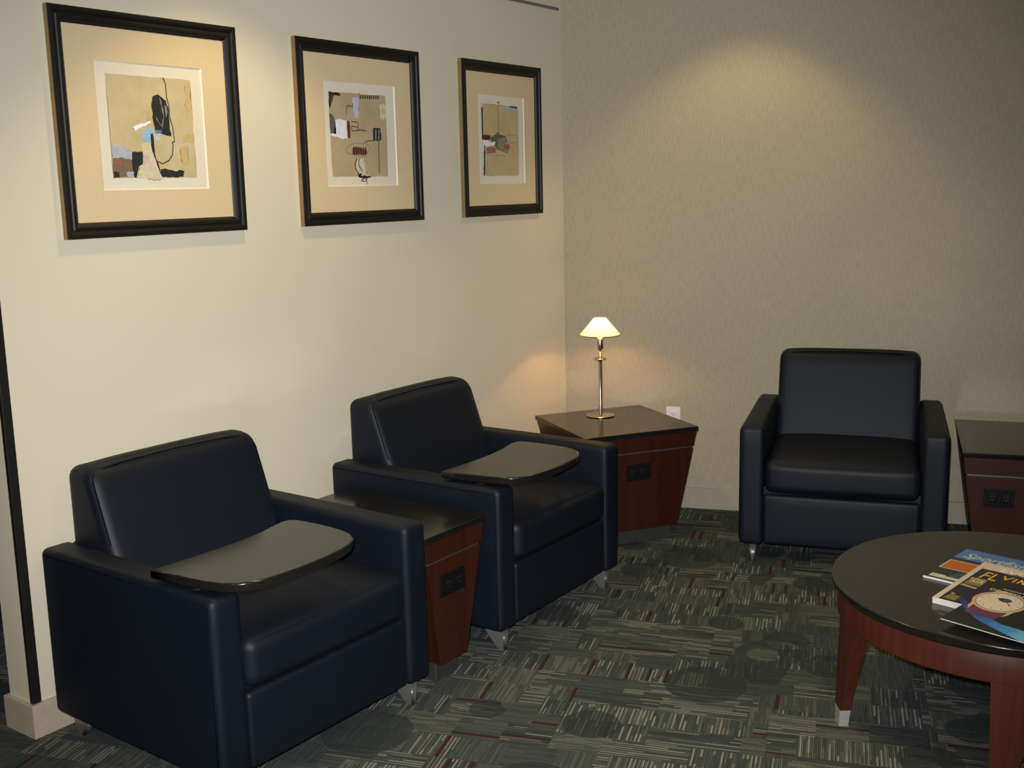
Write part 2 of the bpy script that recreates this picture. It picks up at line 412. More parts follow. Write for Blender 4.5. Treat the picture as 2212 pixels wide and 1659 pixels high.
def make_armchair(tablet=True):
    """local frame: x forward out of the chair, y across, z up"""
    t = thing('armchair', 'x', 'armchair')
    for s in (0, 1):
        y0, y1 = (0, AW) if s == 0 else (CWD-AW, CWD)
        a = obj('armrest', puffbox(0, CD, y0, y1, HB, AH, .021, (.0, .001, .003), n=16), M['navy'], t)
        yo, sg = (0, -1) if s == 0 else (CWD, 1)
        bm = bmesh.new()
        add_tube(bm, [(.02, yo+sg*.0002, AH-.016), (CD-.02, yo+sg*.0002, AH-.016)], .0012, 6)
        add_tube(bm, [(CD-.016, yo+sg*.0002, AH-.02), (CD-.016, yo+sg*.0002, HB+.02)], .0012, 6)
        obj('seam', bm, M['thread'], a)
    k = obj('seat_cushion', puffbox(.19, .781, AW+.004, CWD-AW-.004, .310, .448, .032, (.010, 0, .019), n=22), M['navy'], t)
    # inclined back
    def wp(w):
        z = w.z; s = w.x
        return (s*vfront(z)+.002, w.y, z)
    bk = obj('backrest', puffbox(0, 1, AW+.001, CWD-AW-.001, .36, BH-.004, .036, (.0, 0, .010), n=24,
             warp=lambda w: (.002 + (w.x if w.x < .04 else (vfront(w.z)-(1-w.x) if w.x > .96 else .04+(w.x-.04)/(.92)*(vfront(w.z)-.08))), w.y, w.z)), M['navy'], t)
    bm = bmesh.new(); zt = BH-.003; y0, y1 = AW+.012, CWD-AW-.012
    e = .006
    q = .0105
    half = [(vfront(.60)-q, AW+.0115, .60), (vfront(.76)-q, AW+.0115, .770), (vfront(.785)-q, AW+.016, .790), (vfront(.80)-q, AW+.026, .8005), (VT-q, AW+.045, BH-.0125), (VT-q, AW+.12, BH-.0052)]
    pts = half+[(VT-q, CWD/2, BH-.0015)]+[(v, CWD-y, z) for v, y, z in half[::-1]]
    # round the two bends
    sm = []
    for i in range(len(pts)-1):
        a, b = Vector(pts[i]), Vector(pts[i+1])
        for j in range(6):
            sm.append(a.lerp(b, j/6))
    sm.append(Vector(pts[-1]))
    add_tube(bm, sm, .0022, 6); obj('seam', bm, M['thread'], bk)
    obj('front_panel', puffbox(.735, .773, AW+.002, CWD-AW-.002, .086, .302, .014, (.002, 0, 0), n=14), M['navy'], t)
    bm = box(.04, .745, AW-.004, CWD-AW+.004, .10, .33, .004, 2)
    obj('seat_frame', bm, M['navy'], t, smooth=False)
    obj('rear_panel', puffbox(.004, .05, AW-.002, CWD-AW+.002, .086, AH-.004, .014, (0, 0, 0), n=12), M['navy'], t)
    for vx, vd in ((CD-.02, 1), (.02, -1)):
        for uy, ud in ((.058, 1), (CWD-.058, -1)):
            obj('leg', leg_bm(vx, vd, uy, ud), M['foot'], t, wn=True)['label'] = 'tapered satin metal foot'
    if tablet:
        bm = bmesh.new(); add_prism(bm, [(v, u) for u, v in TABLET], .600, .626, bev=.0055, seg=4)
        tb = obj('tablet_arm', bm, M['lam'], t, wn=True); tb['label'] = 'black laminate swivel writing tablet'
        bm = lathe([(0, .586), (.028, .586), (.028, .593), (.018, .594), (.018, .601), (0, .601)], .66, .056, 32)
        obj('pivot', bm, M['blk'], tb)
        bm = lathe([(0, .594), (.009, .594), (.011, .597), (.009, .601), (0, .601)], .80, .30, 20)
        obj('knob', bm, M['steel'], tb)
    return t
def copy_tree(o, parent=None):
    c = o.copy(); COL.objects.link(c); c.parent = parent
    for ch in list(o.children): copy_tree(ch, c)
    return c
G = 'navy upholstered lounge armchairs'
c1 = make_armchair(); c1.location = (.0481, -2.9303, 0); c1.rotation_euler.z = R(-1.37); c1['group'] = G
c1['label'] = 'navy armchair with black writing tablet, nearest the camera under the largest framed picture'
c2 = copy_tree(c1); c2.location = (.0651, -1.7525, 0); c2.rotation_euler.z = R(.38)
c2['label'] = 'navy armchair with black writing tablet, between the narrow side table and the lamp table'
c3 = make_armchair(False); c3['group'] = G
c3['label'] = 'navy armchair without a tablet, standing alone against the textured back wall'
# chair 3: local x forward = into the room
a3 = R(16.62); C3 = Vector((.9029, .3319, 0))
# across direction runs along the wall; mirror-symmetric chair so start from its far side
c3.rotation_euler.z = a3-math.pi/2
c3.location = C3 + Vector((math.cos(a3), math.sin(a3), 0))*0 + NIN*.012

# ------------------------------------------------------------------ end tables
TH = .5164
def end_table(label, W, Dp, inL, inR, sock, loc, rotz, group):
    """local: x across the front (left to right), y into the table, z up; front face at y = 0"""
    t = thing('end_table', label, 'side table', loc, rotz, group)
    zt, zg, zb = TH-.021, .424, .072
    obj('table_top', box(0, W, 0, Dp, zt, TH, .003, 3), M['lam'], t, wn=True)['label'] = 'glossy black laminate top'
    def xs(z):
        f = (zt-z)/(zt-zb); return .005+inL*f, W-.005-inR*f
    def ys(z):
        f = (zt-z)/(zt-zb); return .006, Dp-.006-.05*f
    def frustum(z0, z1, ins=0):
        bm = bmesh.new(); V = []
        for z in (z0, z1):
            (a, b), (c, e) = xs(z), ys(z)
            V.append([bm.verts.new(p) for p in ((a+ins, c+ins, z), (b-ins, c+ins, z), (b-ins, e-ins, z), (a+ins, e-ins, z))])
        bm.faces.new(V[0][::-1]); bm.faces.new(V[1])
        for i in range(4): bm.faces.new((V[0][i], V[0][(i+1) % 4], V[1][(i+1) % 4], V[1][i]))
        bmesh.ops.recalc_face_normals(bm, faces=bm.faces[:])
        bmesh.ops.bevel(bm, geom=bm.edges[:], offset=.0015, segments=2, profile=.5, affect='EDGES')
        return bm
    obj('drawer_front', frustum(zg+.0035, zt), M['wood'], t, smooth=False)
    obj('groove_strip', frustum(zg-.0045, zg+.0035, .0055), M['strip'], t, smooth=False)['label'] = 'thin metal strip in the groove'
    obj('cabinet_body', frustum(zb, zg-.0045), M['wood'], t, smooth=False)
    (a, b), (c, e) = xs(zb), ys(zb)
    obj('plinth', box(a+.012, b-.012, c+.035, e-.03, 0, zb, .002, 1), M['plinth'], t, smooth=False)
    sx0, sx1 = sock
    sp = obj('power_outlet', box(sx0, sx1, .0005, .007, .301, .374, .0015, 2), M['blk'], t, smooth=False); sp['label'] = 'black double power socket'
    w = (sx1-sx0)
    for k in (.28, .72):
        cx = sx0+w*k
        bm = bmesh.new(); add_box(bm, cx-.017, cx+.017, -.0008, .002, .320, .356, .003, 2)
        for dx in (-.006, .006): add_box(bm, cx+dx-.0012, cx+dx+.0012, -.0013, .001, .341, .349, mi=1)
        add_box(bm, cx-.002, cx+.002, -.0013, .001, .328, .333, mi=1)
        obj('receptacle', bm, [M['blk'], M['slotd']], sp, smooth=False)
    return t
ta = R(56.61)
tc = Vector((.4423, -.2791, 0)); ax = Vector((math.cos(ta), math.sin(ta), 0)); ay = Vector((-math.sin(ta), math.cos(ta), 0))
# its front faces out of the corner; the front face runs along ax
lo = tc - ax*.2815 - ay*.281
GT = 'tapered cherry end tables with black tops'
corner = end_table('square cherry wood end table with black top set diagonally in the corner under the lamp', .563, .562, .10, .10, (.20, .322), lo, ta, GT)
# narrow table between the two chairs, front looks along +X
mid = end_table('narrow cherry wood end table wedged between the two tablet armchairs', .318, .63, .06, .11, (.071, .195), Vector((.82, -2.108, 0)), math.pi/2, GT)
ra = R(16.28); an = Vector((math.cos(ra), math.sin(ra), 0)); nn = Vector((-math.sin(ra), math.cos(ra), 0))
right = end_table('narrow cherry wood end table cut off by the right edge, against the back wall', .345, .655, .06, .06, (.087, .199), Vector((1.7572, .5188, 0))-nn*.6778, ra, GT)

# ------------------------------------------------------------------ table lamp
lp = thing('table_lamp', 'small lit nickel table lamp with a conical frosted glass shade on the corner table', 'lamp', (.329, -.211, TH))
obj('lamp_base', lathe([(0, 0), (.066, 0), (.069, .002), (.069, .004), (.066, .0065), (.012, .0075), (0, .0075)]), M['nickel'], lp)
obj('pole', lathe([(0, .007), (.0095, .007), (.0088, .011), (.0088, .272), (.006, .274), (.0058, .326), (0, .326)], n=24), M['nickel'], lp)
obj('collar_disc', lathe([(0, .271), (.026, .271), (.028, .2725), (.028, .2745), (.026, .276), (0, .276)]), M['nickel'], lp)
obj('lamp_socket', lathe([(0, .322), (.014, .322), (.0145, .324), (.0145, .372), (.012, .376), (0, .376)], n=32), M['nickel'], lp)
cdn = fw.copy(); 
obj('switch_knob', lathe([(0, .006), (.0038, .006), (.0038, .034), (.003, .036), (0, .036)], -.036, .012, 16), M['steel'], lp)
sh = obj('lamp_shade', lathe([(.026, .466), (.031, .4655), (.060, .430), (.088, .3975), (.0935, .391), (.0925, .3885), (.089, .3905), (.059, .4275), (.031, .4615), (.026, .463), (.026, .466)], n=64), M['shade'], lp)
sh['label'] = 'glowing conical frosted glass shade'
bl = obj('bulb', lathe([(0, .376), (.012, .376), (.026, .380), (.029, .386), (.022, .394), (.012, .405), (.008, .418), (0, .421)], n=32), M['bulb'], lp)

lamp('lamp_bulb_light', 'POINT', (.329, -.211, TH+.437), 1.9, (1, .56, .22), shadow_soft_size=.008)

# ------------------------------------------------------------------ framed pictures
ART = {1:([['ochre',[[0.436,0.681],[0.51,0.728],[0.521,0.491],[0.457,0.459],[0.447,0.578]]],['ochre',[[0.922,0.943],[0.994,0.969],[0.992,0.703],[0.91,0.577]]],['ochre',[[0.809,0.299],[0.905,0.331],[0.912,0.129],[0.819,0.145]]],['ochre',[[0.855,0.438],[0.997,0.456],[0.997,0.348],[0.869,0.361]]],['black',[[0.518,0.803],[0.591,0.833],[0.682,0.773],[0.706,0.662],[0.698,0.586],[0.715,0.42],[0.581,0.447],[0.52,0.476],[0.5,0.713]]],['grey',[[0.6,0.806],[0.617,0.792],[0.646,0.629],[0.62,0.493],[0.603,0.523],[0.634,0.629]]],['grey',[[0.662,0.735],[0.684,0.721],[0.693,0.661],[0.666,0.6]]],['grey',[[0.538,0.626],[0.595,0.538],[0.606,0.516],[0.55,0.581]]],['white',[[0.259,0.499],[0.357,0.538],[0.478,0.564],[0.484,0.546],[0.381,0.509],[0.283,0.463]]],['sky',[[0.346,0.383],[0.378,0.458],[0.442,0.504],[0.503,0.493],[0.508,0.438],[0.468,0.415],[0.464,0.352],[0.38,0.361]]],['blue',[[0.525,0.476],[0.601,0.481],[0.602,0.448],[0.523,0.443]]],['lilac',[[0.518,0.428],[0.583,0.425],[0.58,0.379],[0.522,0.371]]],['cream',[[0.362,0.353],[0.463,0.347],[0.47,0.265],[0.525,0.144],[0.571,0.01],[0.559,-0.024],[0.277,0.002],[0.311,0.114],[0.353,0.174]]],['pink',[[0.362,0.234],[0.432,0.22],[0.419,0.159],[0.355,0.129]]],['black',[[0.466,0.437],[0.491,0.445],[0.497,0.325],[0.507,0.205],[0.541,0.106],[0.579,0.007],[0.557,0.022],[0.511,0.144],[0.478,0.25],[0.463,0.34]]],['paleblue',[[0.003,0.333],[0.068,0.312],[0.136,0.32],[0.202,0.285],[0.251,0.263],[0.245,0.174],[0.161,0.196],[0.09,0.144],[0.005,0.188]]],['brown',[[0.005,0.188],[0.094,0.203],[0.245,0.174],[0.234,0.013],[0.0,0.004]]],['red',[[0.062,0.156],[0.107,0.159],[0.105,0.126],[0.064,0.122]]],['black',[[0.234,0.255],[0.355,0.259],[0.344,0.137],[0.297,0.114],[0.259,0.002],[0.234,0.007],[0.223,0.144]]],['black',[[0.005,0.063],[0.066,0.056],[0.066,0.004],[0.003,0.001]]],['paleblue',[[0.151,0.055],[0.237,0.062],[0.234,0.007],[0.165,0.01]]],['black',[[0.554,0.086],[0.612,0.095],[0.721,0.067],[0.805,0.079],[0.844,0.07],[0.825,0.008],[0.57,0.004]]]],[['black',0.007,[[0.664,1.002],[0.688,0.944],[0.69,0.811],[0.71,0.722],[0.713,0.602],[0.739,0.512],[0.75,0.367],[0.717,0.359],[0.728,0.329],[0.713,0.237],[0.663,0.175],[0.579,0.141],[0.527,0.167]]],['grey',0.004,[[0.389,-0.019],[0.426,-0.007],[0.46,-0.026],[0.497,-0.017],[0.55,-0.027]]]]),2:([['black',[[-0.0,0.997],[0.15,0.995],[0.204,0.974],[0.192,0.957],[0.093,0.963],[0.057,0.917],[0.017,0.803],[-0.003,0.825]]],['maroon',[[0.027,0.976],[0.071,0.97],[0.06,0.887],[0.019,0.841],[0.002,0.885]]],['darkgrey',[[-0.003,0.75],[0.046,0.729],[0.09,0.648],[0.099,0.498],[0.001,0.511]]],['white',[[0.091,0.67],[0.177,0.687],[0.283,0.67],[0.29,0.463],[0.208,0.447],[0.098,0.475],[0.01,0.481],[0.012,0.511],[0.095,0.505]]],['maroon',[[0.296,0.664],[0.333,0.665],[0.341,0.608],[0.34,0.471],[0.299,0.463]]],['lilac',[[0.405,0.95],[0.508,0.961],[0.522,0.901],[0.494,0.71],[0.43,0.704],[0.405,0.837]]],['palegreen',[[0.886,0.881],[0.967,0.906],[1.011,0.854],[1.01,0.745],[0.943,0.69],[0.891,0.727]]],['yellow',[[0.928,0.836],[0.987,0.845],[0.995,0.776],[0.935,0.759]]],['black',[[0.751,0.593],[0.891,0.591],[0.895,0.449],[0.754,0.435]]],['grey',[[0.785,0.578],[0.818,0.579],[0.811,0.448],[0.783,0.448]]],['grey',[[0.841,0.575],[0.869,0.575],[0.867,0.457],[0.839,0.452]]],['rust',[[0.371,0.35],[0.44,0.359],[0.61,0.33],[0.635,0.292],[0.583,0.261],[0.355,0.267]]],['cream',[[0.432,0.214],[0.558,0.222],[0.575,0.123],[0.594,0.038],[0.684,0.0],[0.454,0.0],[0.41,0.107]]],['black',[[0.438,0.038],[0.529,0.038],[0.455,0.012],[0.68,0.006],[0.679,-0.012],[0.567,-0.023],[0.454,-0.008]]],['black',[[0.543,0.985],[0.564,0.986],[0.563,0.94],[0.545,0.941]]],['black',[[0.582,0.986],[0.603,0.987],[0.602,0.941],[0.584,0.942]]],['black',[[0.621,0.988],[0.642,0.988],[0.641,0.942],[0.623,0.943]]],['black',[[0.66,0.989],[0.681,0.99],[0.681,0.944],[0.662,0.945]]],['black',[[0.699,0.99],[0.72,0.991],[0.72,0.945],[0.701,0.946]]],['black',[[0.739,0.991],[0.759,0.992],[0.759,0.946],[0.741,0.947]]],['black',[[0.778,0.993],[0.799,0.993],[0.799,0.947],[0.78,0.948]]],['black',[[0.817,0.994],[0.838,0.995],[0.838,0.949],[0.82,0.95]]],['black',[[0.857,0.995],[0.878,0.996],[0.878,0.95],[0.859,0.951]]],['black',[[0.383,0.354],[0.399,0.358],[0.4,0.262],[0.385,0.265]]],['black',[[0.424,0.354],[0.44,0.359],[0.441,0.263],[0.426,0.266]]],['black',[[0.465,0.354],[0.481,0.359],[0.482,0.263],[0.467,0.266]]],['black',[[0.506,0.355],[0.522,0.36],[0.523,0.263],[0.508,0.266]]],['black',[[0.547,0.355],[0.563,0.36],[0.565,0.264],[0.549,0.267]]],['black',[[0.588,0.356],[0.605,0.361],[0.606,0.264],[0.59,0.267]]]],[['black',0.008,[[0.848,0.441],[0.838,0.356],[0.836,0.232],[0.835,0.039]]],['black',0.006,[[0.297,0.834],[0.332,0.85],[0.399,0.84]]],['black',0.005,[[0.293,0.834],[0.287,0.743]]],['black',0.006,[[0.366,0.661],[0.479,0.656],[0.485,0.558],[0.371,0.551],[0.363,0.608],[0.476,0.595]]],['black',0.006,[[0.486,0.565],[0.6,0.56],[0.634,0.553]]],['black',0.006,[[0.592,0.422],[0.662,0.438],[0.754,0.439]]],['grey',0.005,[[0.258,0.349],[0.255,0.288],[0.422,0.252],[0.605,0.246],[0.692,0.354],[0.614,0.407],[0.386,0.404],[0.258,0.341]]],['black',0.009,[[0.432,0.214],[0.395,0.16],[0.402,0.092],[0.456,0.038]]],['black',0.008,[[0.477,0.214],[0.462,0.138],[0.521,0.061]]],['black',0.008,[[0.497,-0.046],[0.568,-0.015],[0.59,-0.023],[0.597,-0.1]]],['black',0.006,[[0.497,-0.054],[0.565,-0.061],[0.583,-0.031]]],['rust',0.006,[[0.522,1.015],[0.529,0.939]]]]),3:([['black',[[-0.004,0.956],[0.033,0.954],[0.029,0.733],[0.026,0.511],[0.003,0.51],[0.006,0.732]]],['darkgreen',[[0.182,0.531],[0.366,0.583],[0.429,0.624],[0.472,0.586],[0.639,0.567],[0.68,0.489],[0.584,0.431],[0.534,0.374],[0.41,0.363],[0.324,0.432],[0.239,0.493]]],['greygreen',[[0.391,0.513],[0.669,0.552],[0.631,0.44],[0.753,0.395],[0.686,0.32],[0.441,0.363]]],['maroon',[[0.023,0.573],[0.23,0.568],[0.21,0.508],[0.104,0.487],[0.017,0.503]]],['white',[[0.007,0.495],[0.135,0.503],[0.236,0.462],[0.352,0.484],[0.34,0.441],[0.233,0.422],[0.096,0.403],[0.067,0.308],[0.031,0.008],[-0.008,0.008],[0.01,0.267]]],['pinkred',[[0.095,0.388],[0.262,0.407],[0.367,0.394],[0.346,0.321],[0.118,0.309]]],['red',[[0.585,0.447],[0.741,0.451],[0.747,0.394],[0.627,0.372],[0.582,0.399]]],['black',[[0.048,0.426],[0.078,0.426],[0.046,0.0],[0.015,0.0]]],['paleblue',[[0.559,0.988],[0.786,0.998],[0.975,0.984],[0.966,0.93],[0.661,0.932]]],['black',[[0.74,0.992],[0.975,0.99],[0.968,0.968],[0.785,0.981]]]],[['black',0.006,[[0.44,0.983],[0.439,0.84],[0.451,0.717],[0.452,0.609]]],['grey',0.005,[[0.701,0.585],[0.967,0.585],[0.962,0.48],[0.679,0.465]]],['grey',0.005,[[0.191,0.286],[0.344,0.289],[0.621,0.278]]],['black',0.01,[[0.429,1.032],[0.488,1.034]]]])}
def framed(k, yc, w, label):
    z0, z1 = 1.4691, 2.136; dep = .0188+.004
    t = thing('framed_picture', label, 'picture', (0, yc, (z0+z1)/2), group='black framed abstract prints on the left wall')
    hh = (z1-z0)/2; hw = w/2
    fwid = .047*(w/.68)
    prof = [(0, .001), (0, dep-.003), (.0015, dep-.0005), (.004, dep), (.010, dep+.001), (.016, dep-.0005), (.0195, dep-.005), (.0235, dep-.0055), (.028, dep-.003), (.034, dep-.003), (.040, dep-.006), (.0435, dep-.0105), (.047, .0095), (.047, .005)]
    bm = bmesh.new(); rings = []
    for q, h in prof:
        q = q*fwid/.047; qv = q/fwid*.047
        rings.append([bm.verts.new((h, y, z)) for y, z in ((-hw+q, -hh+qv), (hw-q, -hh+qv), (hw-q, hh-qv), (-hw+q, hh-qv))])
    for i in range(len(rings)-1):
        for j in range(4):
            f = bm.faces.new((rings[i][j], rings[i][(j+1) % 4], rings[i+1][(j+1) % 4], rings[i+1][j]))
            f.material_index = 1 if i == 0 else 0
    bmesh.ops.recalc_face_normals(bm, faces=bm.faces[:])
    obj('frame', bm, [M['ebony'], M['gilt']], t, smooth=False)['label'] = 'black moulded frame with gilt outer edge'
    obj('backing_board', box(.0012, .004, -hw+.005, hw-.005, -hh+.005, hh-.005), M['page'], t, smooth=False)
    # mat with a window
    wy, wz = .398*w/.683/2*1.0, .192; wc = (1.993+1.611)/2-(z0+z1)/2
    def ring(bm, y0, z0_, h0, y1, z1_, h1, c0=0, c1=0, mi=0):
        a = [bm.verts.new((h0, y, z)) for y, z in ((-y0, c0-z0_), (y0, c0-z0_), (y0, c0+z0_), (-y0, c0+z0_))]
        b = [bm.verts.new((h1, y, z)) for y, z in ((-y1, c1-z1_), (y1, c1-z1_), (y1, c1+z1_), (-y1, c1+z1_))]
        for j in range(4):
            f = bm.faces.new((a[j], a[(j+1) % 4], b[(j+1) % 4], b[j])); f.material_index = mi
    bm = bmesh.new()
    ring(bm, hw-fwid+.002, hh-.045, .0085, wy, wz, .0085, 0, wc)
    ring(bm, wy, wz, .0085, wy-.004, wz-.004, .0048, wc, wc, 1)
    bmesh.ops.recalc_face_normals(bm, faces=bm.faces[:])
    for f in bm.faces:
        if f.normal.x < 0: f.normal_flip()
    obj('mat_board', bm, [M['mat'], M['bevel']], t, smooth=False)['label'] = 'tan mat with white bevelled window'
    obj('print_paper', box(.004, .0046, -wy+.001, wy-.001, wc-wz+.001, wc+wz-.001), M['paper'], t, smooth=False)
    # artwork: painted shapes on a washed ground
    aw, ah_ = .314*w/.683, .309; ac = (1.955+1.647)/2-(z0+z1)/2
    names = sorted({c for c, _ in ART[k][0]} | {c for c, _, _ in ART[k][1]})
    mats = [M['tan%d' % k]]+[PM[n] for n in names]
    bm = bmesh.new()
    off = {1: -.002, 2: -.012, 3: -.008}[k]
    def uv(p, h): return (h, off-aw/2+p[0]*aw, ac-ah_/2+p[1]*ah_)
    rng = random.Random(k)
    edge = []
    for (a, b) in (((0, 0), (1, 0)), ((1, 0), (1, 1)), ((1, 1), (0, 1)), ((0, 1), (0, 0))):
        for i in range(14):
            f = i/14; edge.append((a[0]+(b[0]-a[0])*f+rng.uniform(-.004, .004), a[1]+(b[1]-a[1])*f+rng.uniform(-.004, .004)))
    f = bm.faces.new([bm.verts.new(uv(p, .00475)) for p in edge]); f.material_index = 0
    h = .0048
    for c, pts in ART[k][0]:
        # roughen the outline a little, as a brush would
        P = []
        for i, p in enumerate(pts):
            q = pts[(i+1) % len(pts)]; P.append(p)
            L = math.hypot(q[0]-p[0], q[1]-p[1]); m = int(L/.035)
            for j in range(1, m+1):
                s = j/(m+1); P.append((p[0]+(q[0]-p[0])*s+rng.uniform(-.006, .006), p[1]+(q[1]-p[1])*s+rng.uniform(-.006, .006)))
        f = bm.faces.new([bm.verts.new(uv(p, h)) for p in P]); f.material_index = 1+names.index(c); h += .000035
    for c, wd_, pts in ART[k][1]:
        for a, b in zip(pts, pts[1:]):
            dx, dy = b[0]-a[0], b[1]-a[1]; L = math.hypot(dx, dy) or 1; nx, ny = -dy/L*wd_*.8, dx/L*wd_*.8
            f = bm.faces.new([bm.verts.new(uv(p, h)) for p in ((a[0]-nx, a[1]-ny), (b[0]-nx*.8, b[1]-ny*.8), (b[0]+nx*.8, b[1]+ny*.8), (a[0]+nx, a[1]+ny))])
            f.material_index = 1+names.index(c)
        h += .00003
    bmesh.ops.triangulate(bm, faces=[f for f in bm.faces if len(f.verts) > 4])
    bm.normal_update()
    for f in bm.faces:
        if f.normal.x < 0: f.normal_flip()
    obj('artwork', bm, mats, t, smooth=False)
    return t
framed(1, -2.3841, .6856, 'framed abstract print with a tall black block and blue patch, leftmost on the left wall')
framed(2, -1.4326, .6769, 'framed abstract print with a white rectangle and striped oval, middle one on the left wall')
framed(3, -.5138, .6046, 'framed abstract print with a small red and green cluster, nearest the room corner')

# ------------------------------------------------------------------ wall outlet
ol = thing('wall_outlet', 'white duplex electrical outlet on the back wall behind the corner table', 'outlet', Vector((.545*CW, .545*SW, .4538)), R(WA))
obj('cover_plate', box(-.035, .035, -.0055, -.0002, -.057, .057, .002, 3), M['white'], ol, smooth=False)
for zc in (.02, -.02):
    rc = obj('receptacle', box(-.017, .017, -.0072, -.005, zc-.014, zc+.014, .004, 3), M['white'], ol, smooth=False)
    bm = bmesh.new(); add_box(bm, -.008, -.0055, -.0077, -.007, zc-.002, zc+.006); add_box(bm, .0055, .008, -.0077, -.007, zc-.002, zc+.006); add_box(bm, -.002, .002, -.0077, -.007, zc-.010, zc-.006)
    obj('slots', bm, M['slot'], rc, smooth=False)

# ------------------------------------------------------------------ round coffee table
RC = Vector((2.362, -1.326, 0)); RR, RH, RAP, ZAP = .494, .43, .475, .322
rt_ = thing('coffee_table', 'round cherry wood coffee table with glossy black top, cut off by the right edge', 'table', RC)
obj('table_top', lathe([(0, RH-.024), (RR-.004, RH-.024), (RR-.001, RH-.021), (RR, RH-.018), (RR, RH-.004), (RR-.0015, RH-.001), (RR-.005, RH), (0, RH)], n=160), M['lam'], rt_, wn=True)['label'] = 'glossy black laminate top'
obj('apron', lathe([(RAP-.03, ZAP), (RAP-.001, ZAP), (RAP, ZAP+.002), (RAP, RH-.024), (RAP-.03, RH-.024), (RAP-.03, ZAP)], n=160), M['wood_lit'], rt_, wn=True)
def curved_leg(A, w0, off1, w1, z0, z1, ri, ro, rib, rob):
    bm = bmesh.new(); NA, NZ = 8, 8; G_ = {}
    for iz in range(NZ+1):
        f = iz/NZ; z = z0+(z1-z0)*f
        fe = f**1.15
        a0 = A+off1*(1-fe); a1 = a0 + (w1+(w0-w1)*fe)
        for ia in range(NA+1):
            a = R(a0+(a1-a0)*ia/NA)
            for ir, (rb, rtp) in enumerate(((rib, ri), (rob, ro))):
                r = rb+(rtp-rb)*f
                G_[iz, ia, ir] = bm.verts.new((r*math.cos(a), r*math.sin(a), z))
    for iz in range(NZ):
        for ia in range(NA):
            for ir in (0, 1): bm.faces.new((G_[iz, ia, ir], G_[iz, ia+1, ir], G_[iz+1, ia+1, ir], G_[iz+1, ia, ir]))
        for ia in (0, NA): bm.faces.new((G_[iz, ia, 0], G_[iz, ia, 1], G_[iz+1, ia, 1], G_[iz+1, ia, 0]))
    for iz in (0, NZ):
        for ia in range(NA): bm.faces.new((G_[iz, ia, 0], G_[iz, ia+1, 0], G_[iz, ia+1, 1], G_[iz, ia, 1]))
    bmesh.ops.recalc_face_normals(bm, faces=bm.faces[:])
    return bm
for A in (-150, -83, -11, 61, 133):
    lg = obj('leg', curved_leg(A, 18.5, 1.0, 6.5, .052, ZAP+.001, .44, RAP, .452, RAP+.008), M['wood_lit'], rt_, smooth=False)
    cp = obj('foot_cap', curved_leg(A+1, 6.5, .2, 5.6, 0, .052, .4515, RAP+.0085, .456, RAP+.008), M['cap'], lg, smooth=False); cp['label'] = 'brushed metal foot cap'

# ------------------------------------------------------------------ magazines
def flat(name, c, rough=.35):
    return plain(name, c, rough, amt=.1, scale=40)
MG = dict(blue=flat('ink_blue', (.06, .17, .42)), dark=flat('ink_black', (.010, .010, .012), .18), orange=flat('ink_orange', (.42, .11, .015)),
          cream=flat('ink_cream', (.62, .56, .40)), pale=flat('ink_pale', (.55, .48, .36)), yellow=flat('ink_yellow', (.72, .44, .01)), white=flat('ink_white', (.75, .72, .66)),
          olive=flat('ink_olive', (.20, .14, .03)), gold=flat('ink_rose_gold', (.55, .33, .19)), dial=flat('ink_dial', (.62, .54, .40)), ring=flat('ink_grey', (.30, .27, .22)),
          navyi=flat('ink_navy', (.05, .05, .14)), purple=flat('ink_plum', (.10, .035, .07)), teal=flat('ink_teal', (.02, .07, .08)))
def m_glow():
    t = NT('ink_nebula_blue'); v = t.coord(); f = t.noise(v, 28, 3); sp = t.n('ShaderNodeSeparateXYZ'); t.L(v, sp.inputs[0])
    g = t.math('ADD', t.math('MULTIPLY', sp.outputs[0], 3.6), t.math('MULTIPLY', f, .35))
    return t.set(t.ramp(g, [(.1, (.012, .02, .08)), (.45, (.03, .09, .34)), (.75, (.05, .24, .55)), (1, (.16, .45, .65))]), .2)
MG['glow'] = m_glow()
def magazine(label, origin, ang, w, h, th, tilt, cover, curl=0.0, tilty=0.0):
    t = thing('magazine', label, 'magazine', origin, ang, 'magazines on the coffee table')
    t.rotation_euler = (tilt, tilty, ang)
    def bent(x0, x1, y0, y1, z0, z1, nx=1, ny=16):
        bm = bmesh.new(); G_ = {}
        for i in range(nx+1):
            for j in range(ny+1):
                x = x0+(x1-x0)*i/nx; y = y0+(y1-y0)*j/ny
                for k, z in enumerate((z0, z1)): G_[i, j, k] = bm.verts.new((x, y, z+bendz(y)))
        for i in range(nx):
            for j in range(ny):
                for k in (0, 1): bm.faces.new((G_[i, j, k], G_[i+1, j, k], G_[i+1, j+1, k], G_[i, j+1, k]))
        for j in range(ny):
            for i in (0, nx): bm.faces.new((G_[i, j, 0], G_[i, j+1, 0], G_[i, j+1, 1], G_[i, j, 1]))
        for i in range(nx):
            for j in (0, ny): bm.faces.new((G_[i, j, 0], G_[i+1, j, 0], G_[i+1, j, 1], G_[i, j, 1]))
        bmesh.ops.recalc_face_normals(bm, faces=bm.faces[:]); return bm
    bendz = lambda y: curl*max(0, 1-y/(h*.6))**2
    obj('pages', bent(0, w, 0, h, 0, th-.0006), M['page'], t, smooth=False)
    c = obj('cover', bent(-.0003, w+.0003, -.0003, h+.0003, th-.0006, th), MG[cover], t, smooth=False)
    t['_th'] = th
    return t, c, th, bendz
def decal(name, par, th, bz, mi, polys, lift=.00015, mats=None):
    bm = bmesh.new()
    for p in polys:
        # split long pieces so that they follow a bent cover
        bm.faces.new([bm.verts.new((x, y, th+lift+bz(y))) for x, y in p])
    bm.normal_update()
    for f in bm.faces:
        if f.normal.z < 0: f.normal_flip()
    return obj(name, bm, MG[mi], par, smooth=False)
